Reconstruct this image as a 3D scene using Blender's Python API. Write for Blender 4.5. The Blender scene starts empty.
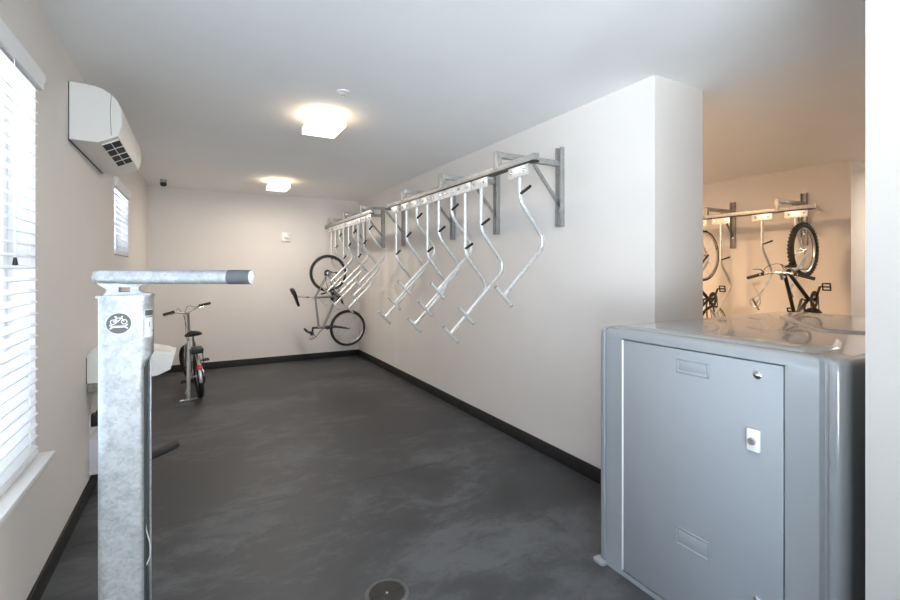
import bpy, bmesh, math, random
from mathutils import Vector as V, Matrix
random.seed(7)
PI = math.pi
scene = bpy.context.scene
COL = scene.collection

# ------------------------------------------------------------------ mesh kit
class MB:
    """collects shapes; build() links them as ONE mesh object"""
    def __init__(self):
        self.bm = bmesh.new(); self.M = Matrix.Identity(4)
    def _v(self, p): return self.bm.verts.new(self.M @ V(p))
    def _f(self, vs):
        try: return self.bm.faces.new(vs)
        except ValueError: return None
    def box(self, c, s, bev=0.0, rot=None, seg=2):
        t = bmesh.new(); bmesh.ops.create_cube(t, size=1.0)
        for v in t.verts: v.co = V((v.co.x*s[0], v.co.y*s[1], v.co.z*s[2]))
        if bev > 0:
            bmesh.ops.bevel(t, geom=t.edges[:], offset=min(bev, min(s)*.49), segments=seg, profile=.5, affect='EDGES')
        R = rot.to_4x4() if rot is not None else Matrix.Identity(4)
        mp = {v: self._v((R @ v.co) + V(c)) for v in t.verts}
        for f in t.faces: self._f([mp[v] for v in f.verts])
        t.free(); return self
    def bx(self, a, b, bev=0.0):
        c = [(a[i]+b[i])/2 for i in range(3)]; s = [abs(b[i]-a[i]) for i in range(3)]
        return self.box(c, s, bev)
    def bar(self, p0, p1, w, h, up=(0, 0, 1), bev=0.0):
        p0, p1 = V(p0), V(p1); d = p1-p0; L = d.length; d = d.normalized()
        y = V(up).cross(d)
        if y.length < 1e-4: y = V((1, 0, 0)).cross(d)
        y.normalize(); z = d.cross(y)
        R = Matrix((d, y, z)).transposed()
        return self.box((p0+p1)/2, (L, w, h), bev, R)
    def tube(self, pts, r, n=10, fillet=0.0, closed=False, caps=True, fs=5):
        P = [V(p) for p in pts]
        if fillet > 0 and not closed:
            Q = [P[0]]
            for i in range(1, len(P)-1):
                a, b, c = P[i-1], P[i], P[i+1]
                d = min(fillet, (a-b).length*.48, (c-b).length*.48)
                s = b+(a-b).normalized()*d; e = b+(c-b).normalized()*d
                for k in range(fs+1):
                    t = k/fs; Q.append(s*(1-t)**2+b*2*t*(1-t)+e*t*t)
            Q.append(P[-1]); P = Q
        m = len(P); rad = r if isinstance(r, (list, tuple)) else [r]*m
        if len(rad) != m: rad = [rad[0]+(rad[-1]-rad[0])*i/(m-1) for i in range(m)]
        nrm = None; rings = []
        for i in range(m):
            if closed: d = (P[(i+1) % m]-P[i-1])
            else: d = (P[min(i+1, m-1)]-P[max(i-1, 0)])
            if d.length < 1e-9: d = V((0, 0, 1))
            d.normalize()
            if nrm is None:
                nrm = d.orthogonal().normalized()
            else:
                nrm = nrm-d*nrm.dot(d)
                nrm = nrm.normalized() if nrm.length > 1e-6 else d.orthogonal().normalized()
            b = d.cross(nrm)
            rings.append([self._v(P[i]+(nrm*math.cos(2*PI*k/n)+b*math.sin(2*PI*k/n))*rad[i]) for k in range(n)])
        last = m if closed else m-1
        for i in range(last):
            A, B = rings[i], rings[(i+1) % m]
            for k in range(n): self._f([A[k], A[(k+1) % n], B[(k+1) % n], B[k]])
        if caps and not closed:
            self._f(rings[0][::-1]); self._f(rings[-1])
        return self
    def cyl(self, p0, p1, r, n=16): return self.tube([p0, p1], r, n)
    def lathe(self, prof, o=(0, 0, 0), axis=(0, 0, 1), n=24, closed=False):
        ax = V(axis).normalized(); e1 = ax.orthogonal().normalized(); e2 = ax.cross(e1); o = V(o); rings = []
        for (r, h) in prof:
            if r < 1e-6: rings.append([self._v(o+ax*h)])
            else: rings.append([self._v(o+ax*h+(e1*math.cos(2*PI*k/n)+e2*math.sin(2*PI*k/n))*r) for k in range(n)])
        m = len(rings)
        for i in range(m if closed else m-1):
            A, B = rings[i], rings[(i+1) % m]
            for k in range(n):
                k2 = (k+1) % n
                if len(A) == 1 and len(B) == 1: continue
                if len(A) == 1: self._f([A[0], B[k2], B[k]])
                elif len(B) == 1: self._f([A[k], A[k2], B[0]])
                else: self._f([A[k], A[k2], B[k2], B[k]])
        return self
    def torus(self, o, axis, R, r, n=40, m=10):
        return self.lathe([(R+r*math.cos(2*PI*k/m), r*math.sin(2*PI*k/m)) for k in range(m)], o, axis, n, closed=True)
    def prism(self, poly, o, u, v, w, depth):
        """polygon (a,b) -> o+a*u+b*v, extruded along w"""
        o, u, v, w = V(o), V(u), V(v), V(w)
        A = [self._v(o+u*a+v*b) for a, b in poly]; B = [self._v(o+u*a+v*b+w*depth) for a, b in poly]
        n = len(poly)
        self._f(A[::-1]); self._f(B)
        for i in range(n): self._f([A[i], A[(i+1) % n], B[(i+1) % n], B[i]])
        return self
    def loft(self, rings, cap0=True, cap1=True):
        R = [[self._v(p) for p in r] for r in rings]; n = len(R[0])
        for a, b in zip(R, R[1:]):
            for i in range(n): self._f([a[i], a[(i+1) % n], b[(i+1) % n], b[i]])
        if cap0: self._f(R[0][::-1])
        if cap1: self._f(R[-1])
        return self
    def quad(self, *pts): self._f([self._v(p) for p in pts]); return self
    def build(self, name, m, parent=None, angle=40):
        bmesh.ops.recalc_face_normals(self.bm, faces=self.bm.faces[:])
        me = bpy.data.meshes.new(name); self.bm.to_mesh(me); self.bm.free()
        me.polygons.foreach_set('use_smooth', [True]*len(me.polygons))
        me.set_sharp_from_angle(angle=math.radians(angle))
        me.materials.append(m)
        o = bpy.data.objects.new(name, me); COL.objects.link(o)
        if parent is not None: o.parent = parent
        return o

def thing(name, label, cat, loc=(0, 0, 0), rz=0.0, group=None, M=None):
    o = bpy.data.objects.new(name, None); COL.objects.link(o); o.empty_display_size = .1
    if M is not None: o.matrix_world = M
    else: o.location = loc; o.rotation_euler = (0, 0, rz)
    o['label'] = label; o['category'] = cat
    if group: o['group'] = group
    return o
def struct(o, label=None):
    o['kind'] = 'structure'
    if label: o['label'] = label
    return o
def kids(o): return [c for c in bpy.data.objects if c.parent == o]
def copy_tree(o, parent=None):
    c = o.copy(); COL.objects.link(c)
    if parent is not None: c.parent = parent
    for ch in kids(o): copy_tree(ch, c)
    return c
def rrect(x0, y0, x1, y1, r, n=6):
    out = []
    for (cx, cy, a0) in ((x1-r, y1-r, 0), (x0+r, y1-r, 90), (x0+r, y0+r, 180), (x1-r, y0+r, 270)):
        for k in range(n+1):
            a = math.radians(a0+90*k/n); out.append((cx+r*math.cos(a), cy+r*math.sin(a)))
    return out

# ------------------------------------------------------------------ materials
def mat(name, col, rough=.5, metal=0.0, spec=.5, bump=0.0, bscale=60, var=0.0, vscale=4, coat=0.0, rvar=0.0, emit=None, estr=0):
    m = bpy.data.materials.new(name); m.use_nodes = True
    nt = m.node_tree; N = nt.nodes; L = nt.links; b = N['Principled BSDF']
    b.inputs['Base Color'].default_value = (*col, 1); b.inputs['Roughness'].default_value = rough
    b.inputs['Metallic'].default_value = metal; b.inputs['Specular IOR Level'].default_value = spec
    b.inputs['Coat Weight'].default_value = coat
    tc = N.new('ShaderNodeTexCoord')
    if var > 0 or rvar > 0:
        nz = N.new('ShaderNodeTexNoise'); nz.inputs['Scale'].default_value = vscale; nz.inputs['Detail'].default_value = 5
        L.new(tc.outputs['Object'], nz.inputs['Vector'])
        if var > 0:
            r = N.new('ShaderNodeValToRGB')
            r.color_ramp.elements[0].position = .3; r.color_ramp.elements[1].position = .7
            r.color_ramp.elements[0].color = (*[c*(1-var) for c in col], 1)
            r.color_ramp.elements[1].color = (*[min(1, c*(1+var)) for c in col], 1)
            L.new(nz.outputs['Fac'], r.inputs['Fac']); L.new(r.outputs['Color'], b.inputs['Base Color'])
        if rvar > 0:
            mr = N.new('ShaderNodeMapRange'); mr.inputs['To Min'].default_value = rough-rvar; mr.inputs['To Max'].default_value = rough+rvar
            mr.inputs['From Min'].default_value = .3; mr.inputs['From Max'].default_value = .7
            L.new(nz.outputs['Fac'], mr.inputs['Value']); L.new(mr.outputs['Result'], b.inputs['Roughness'])
    if bump > 0:
        bz = N.new('ShaderNodeTexNoise'); bz.inputs['Scale'].default_value = bscale; bz.inputs['Detail'].default_value = 3
        L.new(tc.outputs['Object'], bz.inputs['Vector'])
        bp = N.new('ShaderNodeBump'); bp.inputs['Strength'].default_value = bump; bp.inputs['Distance'].default_value = .01
        L.new(bz.outputs['Fac'], bp.inputs['Height']); L.new(bp.outputs['Normal'], b.inputs['Normal'])
    if emit:
        b.inputs['Emission Color'].default_value = (*emit, 1); b.inputs['Emission Strength'].default_value = estr
    return m

def galv(name, lo, hi, metal, rough, scale, bump=.05):
    m = bpy.data.materials.new(name); m.use_nodes = True
    nt = m.node_tree; N = nt.nodes; L = nt.links; b = N['Principled BSDF']
    tc = N.new('ShaderNodeTexCoord'); vo = N.new('ShaderNodeTexVoronoi'); vo.inputs['Scale'].default_value = scale
    nz = N.new('ShaderNodeTexNoise'); nz.inputs['Scale'].default_value = scale*.18; nz.inputs['Detail'].default_value = 6
    L.new(tc.outputs['Object'], vo.inputs['Vector']); L.new(tc.outputs['Object'], nz.inputs['Vector'])
    sp = N.new('ShaderNodeSeparateColor'); L.new(vo.outputs['Color'], sp.inputs['Color'])
    mx = N.new('ShaderNodeMath'); mx.operation = 'MULTIPLY_ADD'; mx.inputs[1].default_value = .35
    L.new(sp.outputs['Red'], mx.inputs[0]); L.new(nz.outputs['Fac'], mx.inputs[2])
    r = N.new('ShaderNodeValToRGB'); r.color_ramp.elements[0].position = .35; r.color_ramp.elements[1].position = .95
    r.color_ramp.elements[0].color = (*lo, 1); r.color_ramp.elements[1].color = (*hi, 1)
    L.new(mx.outputs[0], r.inputs['Fac']); L.new(r.outputs['Color'], b.inputs['Base Color'])
    b.inputs['Metallic'].default_value = metal; b.inputs['Roughness'].default_value = rough
    bp = N.new('ShaderNodeBump'); bp.inputs['Strength'].default_value = bump; bp.inputs['Distance'].default_value = .004
    L.new(mx.outputs[0], bp.inputs['Height']); L.new(bp.outputs['Normal'], b.inputs['Normal'])
    return m

def concrete():
    m = bpy.data.materials.new('polished_concrete'); m.use_nodes = True
    nt = m.node_tree; N = nt.nodes; L = nt.links; b = N['Principled BSDF']
    tc = N.new('ShaderNodeTexCoord')
    def noise(s, d, dist=0.0, sc=(1, 1, 1)):
        mp = N.new('ShaderNodeMapping'); mp.inputs['Scale'].default_value = sc
        L.new(tc.outputs['Object'], mp.inputs['Vector'])
        n = N.new('ShaderNodeTexNoise'); n.inputs['Scale'].default_value = s; n.inputs['Detail'].default_value = d
        n.inputs['Roughness'].default_value = .62; n.inputs['Distortion'].default_value = dist
        L.new(mp.outputs['Vector'], n.inputs['Vector']); return n
    a = noise(1.3, 10, .9, (.8, 1.2, 1)); c = noise(6, 9, .8, (.8, 1.4, 1)); d = noise(40, 6)
    m1 = N.new('ShaderNodeMath'); m1.operation = 'MULTIPLY_ADD'; m1.inputs[1].default_value = .55
    L.new(c.outputs['Fac'], m1.inputs[0]); L.new(a.outputs['Fac'], m1.inputs[2])
    m2 = N.new('ShaderNodeMath'); m2.operation = 'MULTIPLY_ADD'; m2.inputs[1].default_value = .16
    L.new(d.outputs['Fac'], m2.inputs[0]); L.new(m1.outputs[0], m2.inputs[2])
    r = N.new('ShaderNodeValToRGB'); e = r.color_ramp.elements
    e[0].position = .58; e[0].color = (.030, .0312, .0335, 1); e[1].position = 1.12; e[1].color = (.096, .099, .105, 1)
    e.new(.84).color = (.051, .0535, .0575, 1)
    L.new(m2.outputs[0], r.inputs['Fac']); L.new(r.outputs['Color'], b.inputs['Base Color'])
    mr = N.new('ShaderNodeMapRange'); mr.inputs['From Min'].default_value = .6; mr.inputs['From Max'].default_value = 1.1
    mr.inputs['To Min'].default_value = .42; mr.inputs['To Max'].default_value = .62
    L.new(m2.outputs[0], mr.inputs['Value']); L.new(mr.outputs['Result'], b.inputs['Roughness'])
    b.inputs['Specular IOR Level'].default_value = .4
    bp = N.new('ShaderNodeBump'); bp.inputs['Strength'].default_value = .06; bp.inputs['Distance'].default_value = .01
    L.new(m2.outputs[0], bp.inputs['Height']); L.new(bp.outputs['Normal'], b.inputs['Normal'])
    return m

def glass(name, tint=(.95, .97, .97)):
    m = bpy.data.materials.new(name); m.use_nodes = True
    nt = m.node_tree; N = nt.nodes; L = nt.links
    for n in list(N):
        if n.type != 'OUTPUT_MATERIAL': N.remove(n)
    out = [n for n in N if n.type == 'OUTPUT_MATERIAL'][0]
    t = N.new('ShaderNodeBsdfTransparent'); t.inputs['Color'].default_value = (*tint, 1)
    g = N.new('ShaderNodeBsdfGlossy'); g.inputs['Roughness'].default_value = .02
    f = N.new('ShaderNodeFresnel'); f.inputs['IOR'].default_value = 1.45
    mx = N.new('ShaderNodeMixShader')
    ge = N.new('ShaderNodeNewGeometry'); iv = N.new('ShaderNodeMath'); iv.operation = 'SUBTRACT'; iv.inputs[0].default_value = 1.0
    ml = N.new('ShaderNodeMath'); ml.operation = 'MULTIPLY'
    L.new(ge.outputs['Backfacing'], iv.inputs[1]); L.new(iv.outputs[0], ml.inputs[0]); L.new(f.outputs['Fac'], ml.inputs[1])
    L.new(ml.outputs[0], mx.inputs['Fac']); L.new(t.outputs[0], mx.inputs[1]); L.new(g.outputs[0], mx.inputs[2])
    L.new(mx.outputs[0], out.inputs['Surface']); return m

WALL = mat('wall_paint', (.75, .708, .67), .75, spec=.3, bump=.04, bscale=120, var=.015, vscale=2)
CEIL = mat('ceiling_paint', (.92, .92, .918), .85, spec=.2, bump=.03, bscale=150, var=.01, vscale=2)
TRIM = mat('white_trim', (.82, .82, .81), .4, bump=.01, bscale=80, var=.01)
BLINDM = mat('blind_white', (.86, .87, .88), .45, bump=.01, bscale=50, var=.01)
BASEB = mat('baseboard_black', (.016, .015, .0145), .6, bump=.02, bscale=60, var=.15)
FLOOR = concrete()
JOINT = mat('joint_filler', (.045, .045, .045), .7, bump=.05, var=.2)
GALV_POST = galv('galvanized_post', (.36, .373, .378), (.56, .573, .573), .45, .42, 110)
GALV = galv('galvanized_tube', (.60, .61, .61), (.80, .81, .80), .55, .38, 90, .03)
GALV_DULL = galv('dull_galvanized', (.34, .335, .325), (.48, .47, .455), .55, .45, 80, .03)
STEELDK = galv('weathered_steel', (.30, .30, .29), (.46, .46, .44), .7, .4, 70, .03)
GREYENAMEL = mat('grey_enamel', (.28, .30, .318), .18, spec=.55, coat=.35, bump=.012, bscale=7, var=.03, vscale=3)
GREYDOOR = mat('grey_door', (.305, .328, .35), .34, spec=.5, bump=.02, bscale=160, var=.02, vscale=3)
GAP = mat('dark_gap', (.03, .033, .036), .7, bump=.02, var=.1)
CHROME = mat('chrome', (.85, .86, .87), .18, metal=1, rvar=.04, vscale=20)
WHITEP = mat('white_plastic', (.80, .79, .76), .38, bump=.006, bscale=90, var=.01)
ACCREAM = mat('aircon_cream', (.78, .765, .73), .4, bump=.006, bscale=90, var=.01)
LILACW = mat('pale_box', (.70, .68, .72), .55, bump=.01, var=.02)
BLACK = mat('black_plastic', (.018, .018, .019), .42, bump=.02, bscale=90, var=.2)
RUBBER = mat('black_rubber', (.022, .021, .021), .75, bump=.08, bscale=140, var=.2)
SADDLE = mat('saddle_vinyl', (.020, .020, .021), .5, bump=.04, bscale=100, var=.2)
SILVER = mat('silver_frame', (.50, .50, .49), .32, metal=.75, rvar=.05, vscale=12)
GREYFR = mat('graphite_frame', (.30, .30, .30), .32, metal=.55, rvar=.05, vscale=12)
BLACKFR = mat('black_frame', (.025, .025, .027), .28, spec=.6, coat=.3, var=.1, vscale=10)
WHITEFORK = mat('white_fork', (.62, .62, .62), .3, spec=.5, coat=.3, var=.03)
ALLOY = mat('alloy', (.62, .62, .62), .3, metal=.9, rvar=.06, vscale=14)
RED = mat('red_reflector', (.55, .02, .04), .2, spec=.6, coat=.5, var=.1, vscale=40)
DARKGREY = mat('dark_grey_print', (.11, .115, .12), .45, var=.05, vscale=30)
WHITEINK = mat('white_print', (.82, .83, .84), .5, var=.01)
GLASSM = glass('window_glass')
DIMMING = glass('dimming_glass', (.485, .505, .525))  # pane colour darkened to hold back daylight on the blinds
PEARL = mat('lamp_glass', (.9, .88, .84), .35, emit=(1.0, .76, .50), estr=3.2, bump=.01)
PEARLU = mat('lamp_glass_upper', (.9, .88, .84), .35, emit=(1.0, .74, .46), estr=1.7, bump=.01)
BRASS = mat('dark_fitting', (.05, .045, .04), .4, metal=.5, rvar=.05)

# ------------------------------------------------------------------ room
XL, XR, YB, H = -.62, 2.39, 7.56, 2.617
XF = 6.05
def holed_wall(axis, pos, thick, a0, a1, holes, name):
    """axis 'x': wall plane x=pos..pos+thick, runs along y;  'y': plane y=pos.., runs along x"""
    mb = MB(); cuts = sorted({a0, a1, *[h[0] for h in holes], *[h[1] for h in holes]})
    for s, e in zip(cuts, cuts[1:]):
        hs = [h for h in holes if h[0] <= s+1e-6 and h[1] >= e-1e-6]
        zz = [(0, H)] if not hs else [(0, hs[0][2]), (hs[0][3], H)]
        for z0, z1 in zz:
            if z1-z0 < 1e-4: continue
            if axis == 'x': mb.bx((pos, s, z0), (pos+thick, e, z1))
            else: mb.bx((s, pos, z0), (e, pos+thick, z1))
    return struct(mb.build(name, WALL))
Y0 = -4.2
struct(MB().bx((-.9, Y0-.3, -.12), (7.6, YB+.3, 0)).build('floor', FLOOR))
struct(MB().bx((-.9, Y0-.3, H), (7.6, YB+.3, H+.12)).build('ceiling', CEIL))
W1 = (.10, 2.60, .645, 2.29); W2 = (4.70, 5.555, 1.575, 2.20); W3_ADDED = (-4.0, -.50, .12, 2.58)  # last opening is out of view, added and sized to bring in daylight
W4_ADDED = (.35, 1.6, .05, 2.52)  # unseen window behind the camera, added as fill for camera-facing sides
holed_wall('x', XL-.16, .16, Y0-.16, YB+.16, [W1, W2, W3_ADDED], 'wall_left')
holed_wall('y', YB, .16, XL, 7.6, [], 'wall_back')
struct(MB().bx((XR, 1.803, 0), (2.862, YB, H)).build('wall_right', WALL))
struct(MB().bx((XF, 2.19, 0), (7.5, YB, H)).build('wall_far', WALL))
struct(MB().bx((1.60, .43, 0), (7.5, .5475, H)).bx((2.30, Y0, 0), (2.46, .43, H)).build('wall_near', mat('wall_paint_darkened', (.335, .322, .304), .75, spec=.3, bump=.04, bscale=120, var=.015, vscale=2)))  # wall paint darkened in colour to offset the strong window light here
struct(MB().bx((7.34, .5475, 0), (7.5, 2.19, H)).build('wall_alcove', WALL))
holed_wall('y', Y0-.16, .16, XL, 2.46, [W4_ADDED], 'wall_front')
T = .012; BH = .10
struct(MB().bx((XL, Y0, 0), (XL+T, YB, BH), .003).build('baseboard_left', BASEB))
struct(MB().bx((XL+T, YB-T, 0), (XR, YB, BH), .003).build('baseboard_back', BASEB))
struct(MB().bx((XR-T, 1.791, 0), (XR, YB-T, BH), .003).bx((XR, 1.791, 0), (2.862, 1.803, BH), .003).build('baseboard_right', BASEB))
struct(MB().bx((XF-T, 2.19, 0), (XF, YB, BH), .003).bx((XF-T, 2.178, 0), (7.34, 2.19, BH), .003).build('baseboard_far', BASEB))
struct(MB().bx((XL+T, 3.049, -.002), (XR-T, 3.0515, .0004)).build('trim_1', JOINT))

# windows: frame, pane, meeting rail, sill
def window(n, axis, pos, h, sill=True, mull=True, gm=None):
    a0, a1, z0, z1 = h; w = .05
    def B(mb, a, b, zz0, zz1, p0, p1, bev=.003):
        if axis == 'x': return mb.bx((p0, a, zz0), (p1, b, zz1), bev)
        return mb.bx((a, p0, zz0), (b, p1, zz1), bev)
    root = MB(); p0, p1 = pos-.03, pos+.03
    B(root, a0, a0+w, z0, z1, p0, p1); B(root, a1-w, a1, z0, z1, p0, p1)
    B(root, a0+w, a1-w, z0, z0+w, p0, p1); B(root, a0+w, a1-w, z1-w, z1, p0, p1)
    if mull: B(root, a0+w, a1-w, (z0+z1)/2-.02, (z0+z1)/2+.02, pos-.02, pos+.02)
    o = struct(root.build('window_%d' % n, TRIM))
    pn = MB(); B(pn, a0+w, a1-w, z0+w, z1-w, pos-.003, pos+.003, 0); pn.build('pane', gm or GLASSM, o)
    if sill and axis == 'x':
        s = MB(); s.bx((XL-.10, a0-.03 if 0 else a0, z0-.003), (XL, a1, z0+.002), 0)
        s.bx((XL, a0-.04, z0-.028), (XL+.062, a1+.035, z0+.002), .006)
        s.bx((XL, a0-.02, z0-.085), (XL+.018, a1+.015, z0-.028), .004)
        s.build('window_sill', TRIM, o)
    return o
window(1, 'x', XL-.12, W1, gm=DIMMING); window(2, 'x', XL-.12, W2, sill=False, gm=DIMMING); window(3, 'x', XL-.12, W3_ADDED)
window(4, 'y', Y0-.10, W4_ADDED, sill=False, mull=False)

def blind(name, label, y0, y1, z0, z1, val, pitch=.046, tilt=16, cord=False):
    root = thing(name, label, 'window blind', (XL-.012, (y0+y1)/2, z0), 0, None)
    Lh = (y1-y0)/2; Hh = z1-z0
    hr = MB(); hr.bx((-.026, -Lh+.004, Hh-.05), (.026, Lh-.004, Hh-.004), .003); hr.build('headrail', BLINDM, root)
    v = MB()
    prof = [(0.013, 0), (.030, 0), (.034, .008), (.034, .03), (.040, .042), (.040, .066), (.034, .075), (.013, .075)]
    v.prism(prof, (0, -Lh-val, Hh-.045), (1, 0, 0), (0, 0, 1), (0, 1, 0), 2*(Lh+val)); v.build('valance', BLINDM, root)
    sl = MB(); n = int((Hh-.085)/pitch); t = math.radians(tilt); c, s = math.cos(t)*.025, math.sin(t)*.025
    for i in range(n):
        z = .045+i*(Hh-.105)/(n-1)
        pr = []
        for k in range(5):
            a = -1+k*.5; pr.append((a*c, z+a*s*-1+.004*(1-a*a)+.0014))
        for k in range(5):
            a = 1-k*.5; pr.append((a*c, z+a*s*-1+.004*(1-a*a)-.0014))
        sl.prism(pr, (0, -Lh+.006, 0), (1, 0, 0), (0, 0, 1), (0, 1, 0), 2*Lh-.012)
    o = sl.build('slats', BLINDM, root)
    MB().box((0, 0, .016), (.05, 2*Lh-.008, .022), .004).build('bottom_rail', BLINDM, root)
    for yy in ([-Lh+.12, 0, Lh-.12] if Lh > .5 else [-Lh+.1, Lh-.1]):
        ld = MB()
        for xx in (-.024, .024): ld.cyl((xx, yy, .02), (xx, yy, Hh-.03), .0013, 5)
        ld.bar((-.024, yy, .03), (.024, yy, .03), .002, .002); ld.build('ladder_cord', BLINDM, root)
    if cord:
        cd = MB(); cd.cyl((.032, Lh-.33, Hh-.05), (.034, Lh-.33, Hh*.51), .0016, 5)
        co = cd.build('lift_cord', BLINDM, root)
        MB().lathe([(0, .03), (.005, .028), (.009, 0), (0, -.002)], (.034, Lh-.33, Hh*.50), (0, 0, 1), 10).build('tassel', BLACK, co)
    return root
blind('window_blind', 'tall white slatted blind over the window by the steel repair stand', W1[0]+.003, W1[1]-.003, .648, 2.288, .035, cord=True)
blind('window_blind', 'small high white slatted blind on the wall beyond the air conditioner', W2[0]+.003, W2[1]-.003, 1.577, 2.198, .03)

# ------------------------------------------------------------------ ceiling lamps
def ceiling_lamp(label, x, y, sx=.25, sy=.35, pw=9, warm=False):
    r = thing('ceiling_light', label, 'light', (x, y, H), 0, 'square frosted ceiling lights')
    MB().box((0, 0, -.008), (sx*.8, sy*.8, .016), .004).build('mounting_plate', TRIM, r)
    MB().box((0, 0, -.036), (sx*.86, sy*.86, .04), .006).build('upper_glass', PEARLU, r)
    MB().box((0, 0, -.084), (sx, sy, .055), .008).build('lower_glass', PEARL, r)
    l = bpy.data.lights.new('lamp_glow', 'AREA'); l.shape = 'RECTANGLE'; l.size = sx*.95; l.size_y = sy*.95; l.energy = pw; l.color = (1.0, .68, .42) if warm else (1.0, .90, .79)
    o = bpy.data.objects.new('lamp_glow', l); COL.objects.link(o); o.location = (x, y, H-.114)
    return r
ceiling_lamp('square frosted glass ceiling light between the air conditioner and the long bike rack', .83, 3.50, pw=6)
ceiling_lamp('square frosted glass ceiling light over the end of the room with the upright bike', .91, 6.32, pw=20)
ceiling_lamp('added unseen frosted glass ceiling light beside the tall blind, before the repair stand', .83, .68, pw=8)  # out-of-frame lamp, added to warm and brighten the dividing wall's end
ceiling_lamp('square frosted glass ceiling light over the bike locker side room', 3.7, 3.3, warm=True, pw=55)
ceiling_lamp('added unseen frosted glass ceiling light deep in the side room behind the dividing wall', 3.9, 5.7, warm=True, pw=55)  # second side-room lamp, added unseen to soften the rack's shadows
ceiling_lamp('added unseen frosted glass ceiling light in the side room near the bend of its wall', 6.75, 1.25, pw=16)  # unseen lamp, added to brighten the wall corner strip

# ------------------------------------------------------------------ small wall and ceiling fittings
t = thing('sprinkler_head', 'small white sprinkler plate on the ceiling beside the larger light', 'sprinkler', (.83, 2.955, H))
MB().lathe([(0, 0), (.042, 0), (.04, -.006), (.02, -.012), (0, -.012)], n=24).build('escutcheon', TRIM, t)
MB().lathe([(0, -.012), (.008, -.012), (.008, -.022), (.013, -.024), (.013, -.027), (0, -.028)], n=12).build('nozzle', CHROME, t)
t = thing('ceiling_sensor', 'small dark fitting hanging from the ceiling by the far window corner', 'sensor', (-.40, 6.95, H))
MB().lathe([(0, 0), (.04, 0), (.038, -.03), (.03, -.04), (0, -.04)], n=20).build('mount', STEELDK, t)
MB().lathe([(0, -.04), (.036, -.04), (.04, -.06), (.028, -.085), (0, -.092)], n=20).build('lens_cover', BLACK, t)
t = thing('wall_alarm', 'small square white device high on the back wall', 'alarm', (1.205, YB, 1.965))
MB().box((0, -.014, 0), (.135, .028, .14), .006).build('housing', WHITEP, t)
MB().box((0, -.034, .01), (.06, .016, .06), .008).build('lens', TRIM, t)
MB().lathe([(0, 0), (.018, 0), (.016, .004), (0, .005)], (.0, -.028, -.045), (0, -1, 0), 14).build('button', WHITEP, t)

# ------------------------------------------------------------------ air conditioner
ac = thing('air_conditioner', 'cream wall-mounted split air conditioner above the small window', 'air conditioner', (XL, 3.163, 2.155))
AL = 1.0
prof = [(.005, .005), (.13, .003), (.221, .050), (.236, .115), (.236, .178), (.229, .218), (.212, .253), (.19, .279), (.155, .302), (.115, .314), (.005, .318)]
MB().prism(prof, (0, 0, 0), (1, 0, 0), (0, 0, 1), (0, 1, 0), AL).build('body', ACCREAM, ac, 28)
MB().bx((0, .004, .0), (.005, AL-.004, .320), .001).build('back_plate', GAP, ac)
fp = MB(); out = [(.2225, .060), (.2385, .116), (.2385, .178), (.2315, .219), (.2145, .2545), (.192, .2815)]
inn = [(a-.004, b-.002) for a, b in out]
fp.prism(out+inn[::-1], (0, .012, 0), (1, 0, 0), (0, 0, 1), (0, 1, 0), AL-.024); fp.build('front_panel', ACCREAM, ac, 28)
# outlet slot lies on the slanted underside
p0, p1 = V((.137, 0, .0062)), V((.217, 0, .0475)); du = (p1-p0).normalized(); nn = V((du.z, 0, -du.x))
vt = MB(); vt.prism([(0, 0), ((p1-p0).length, 0), ((p1-p0).length, .62), (0, .62)], p0+V((0, .06, 0))-nn*.001, du, (0, 1, 0), nn, .0025)
vo = vt.build('air_outlet', GAP, ac)
lv = MB()
Lw = (p1-p0).length
lv.bar(p0+du*Lw*.5+V((0, .06, 0))+nn*.004, p0+du*Lw*.5+V((0, .68, 0))+nn*.004, .004, .008, nn)
for k in range(5):
    yy = .06+.62*k/4
    lv.bar(p0+V((0, yy, 0))+nn*.003, p1+V((0, yy, 0))+nn*.003, .005, .006, nn)
lv.build('louver', ACCREAM, vo)
fl = MB(); fl.bar(p0+V((0, .70, 0))+nn*.003, p0+V((0, .95, 0))+nn*.003, .05, .004, nn); fl.build('flap', ACCREAM, ac)
seam = MB()
seam.tube([(.19, -.0008, .281), (.185, -.0008, .18), (.19, -.0008, .05)], .0012, 5); seam.build('seam', GAP, ac)

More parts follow.
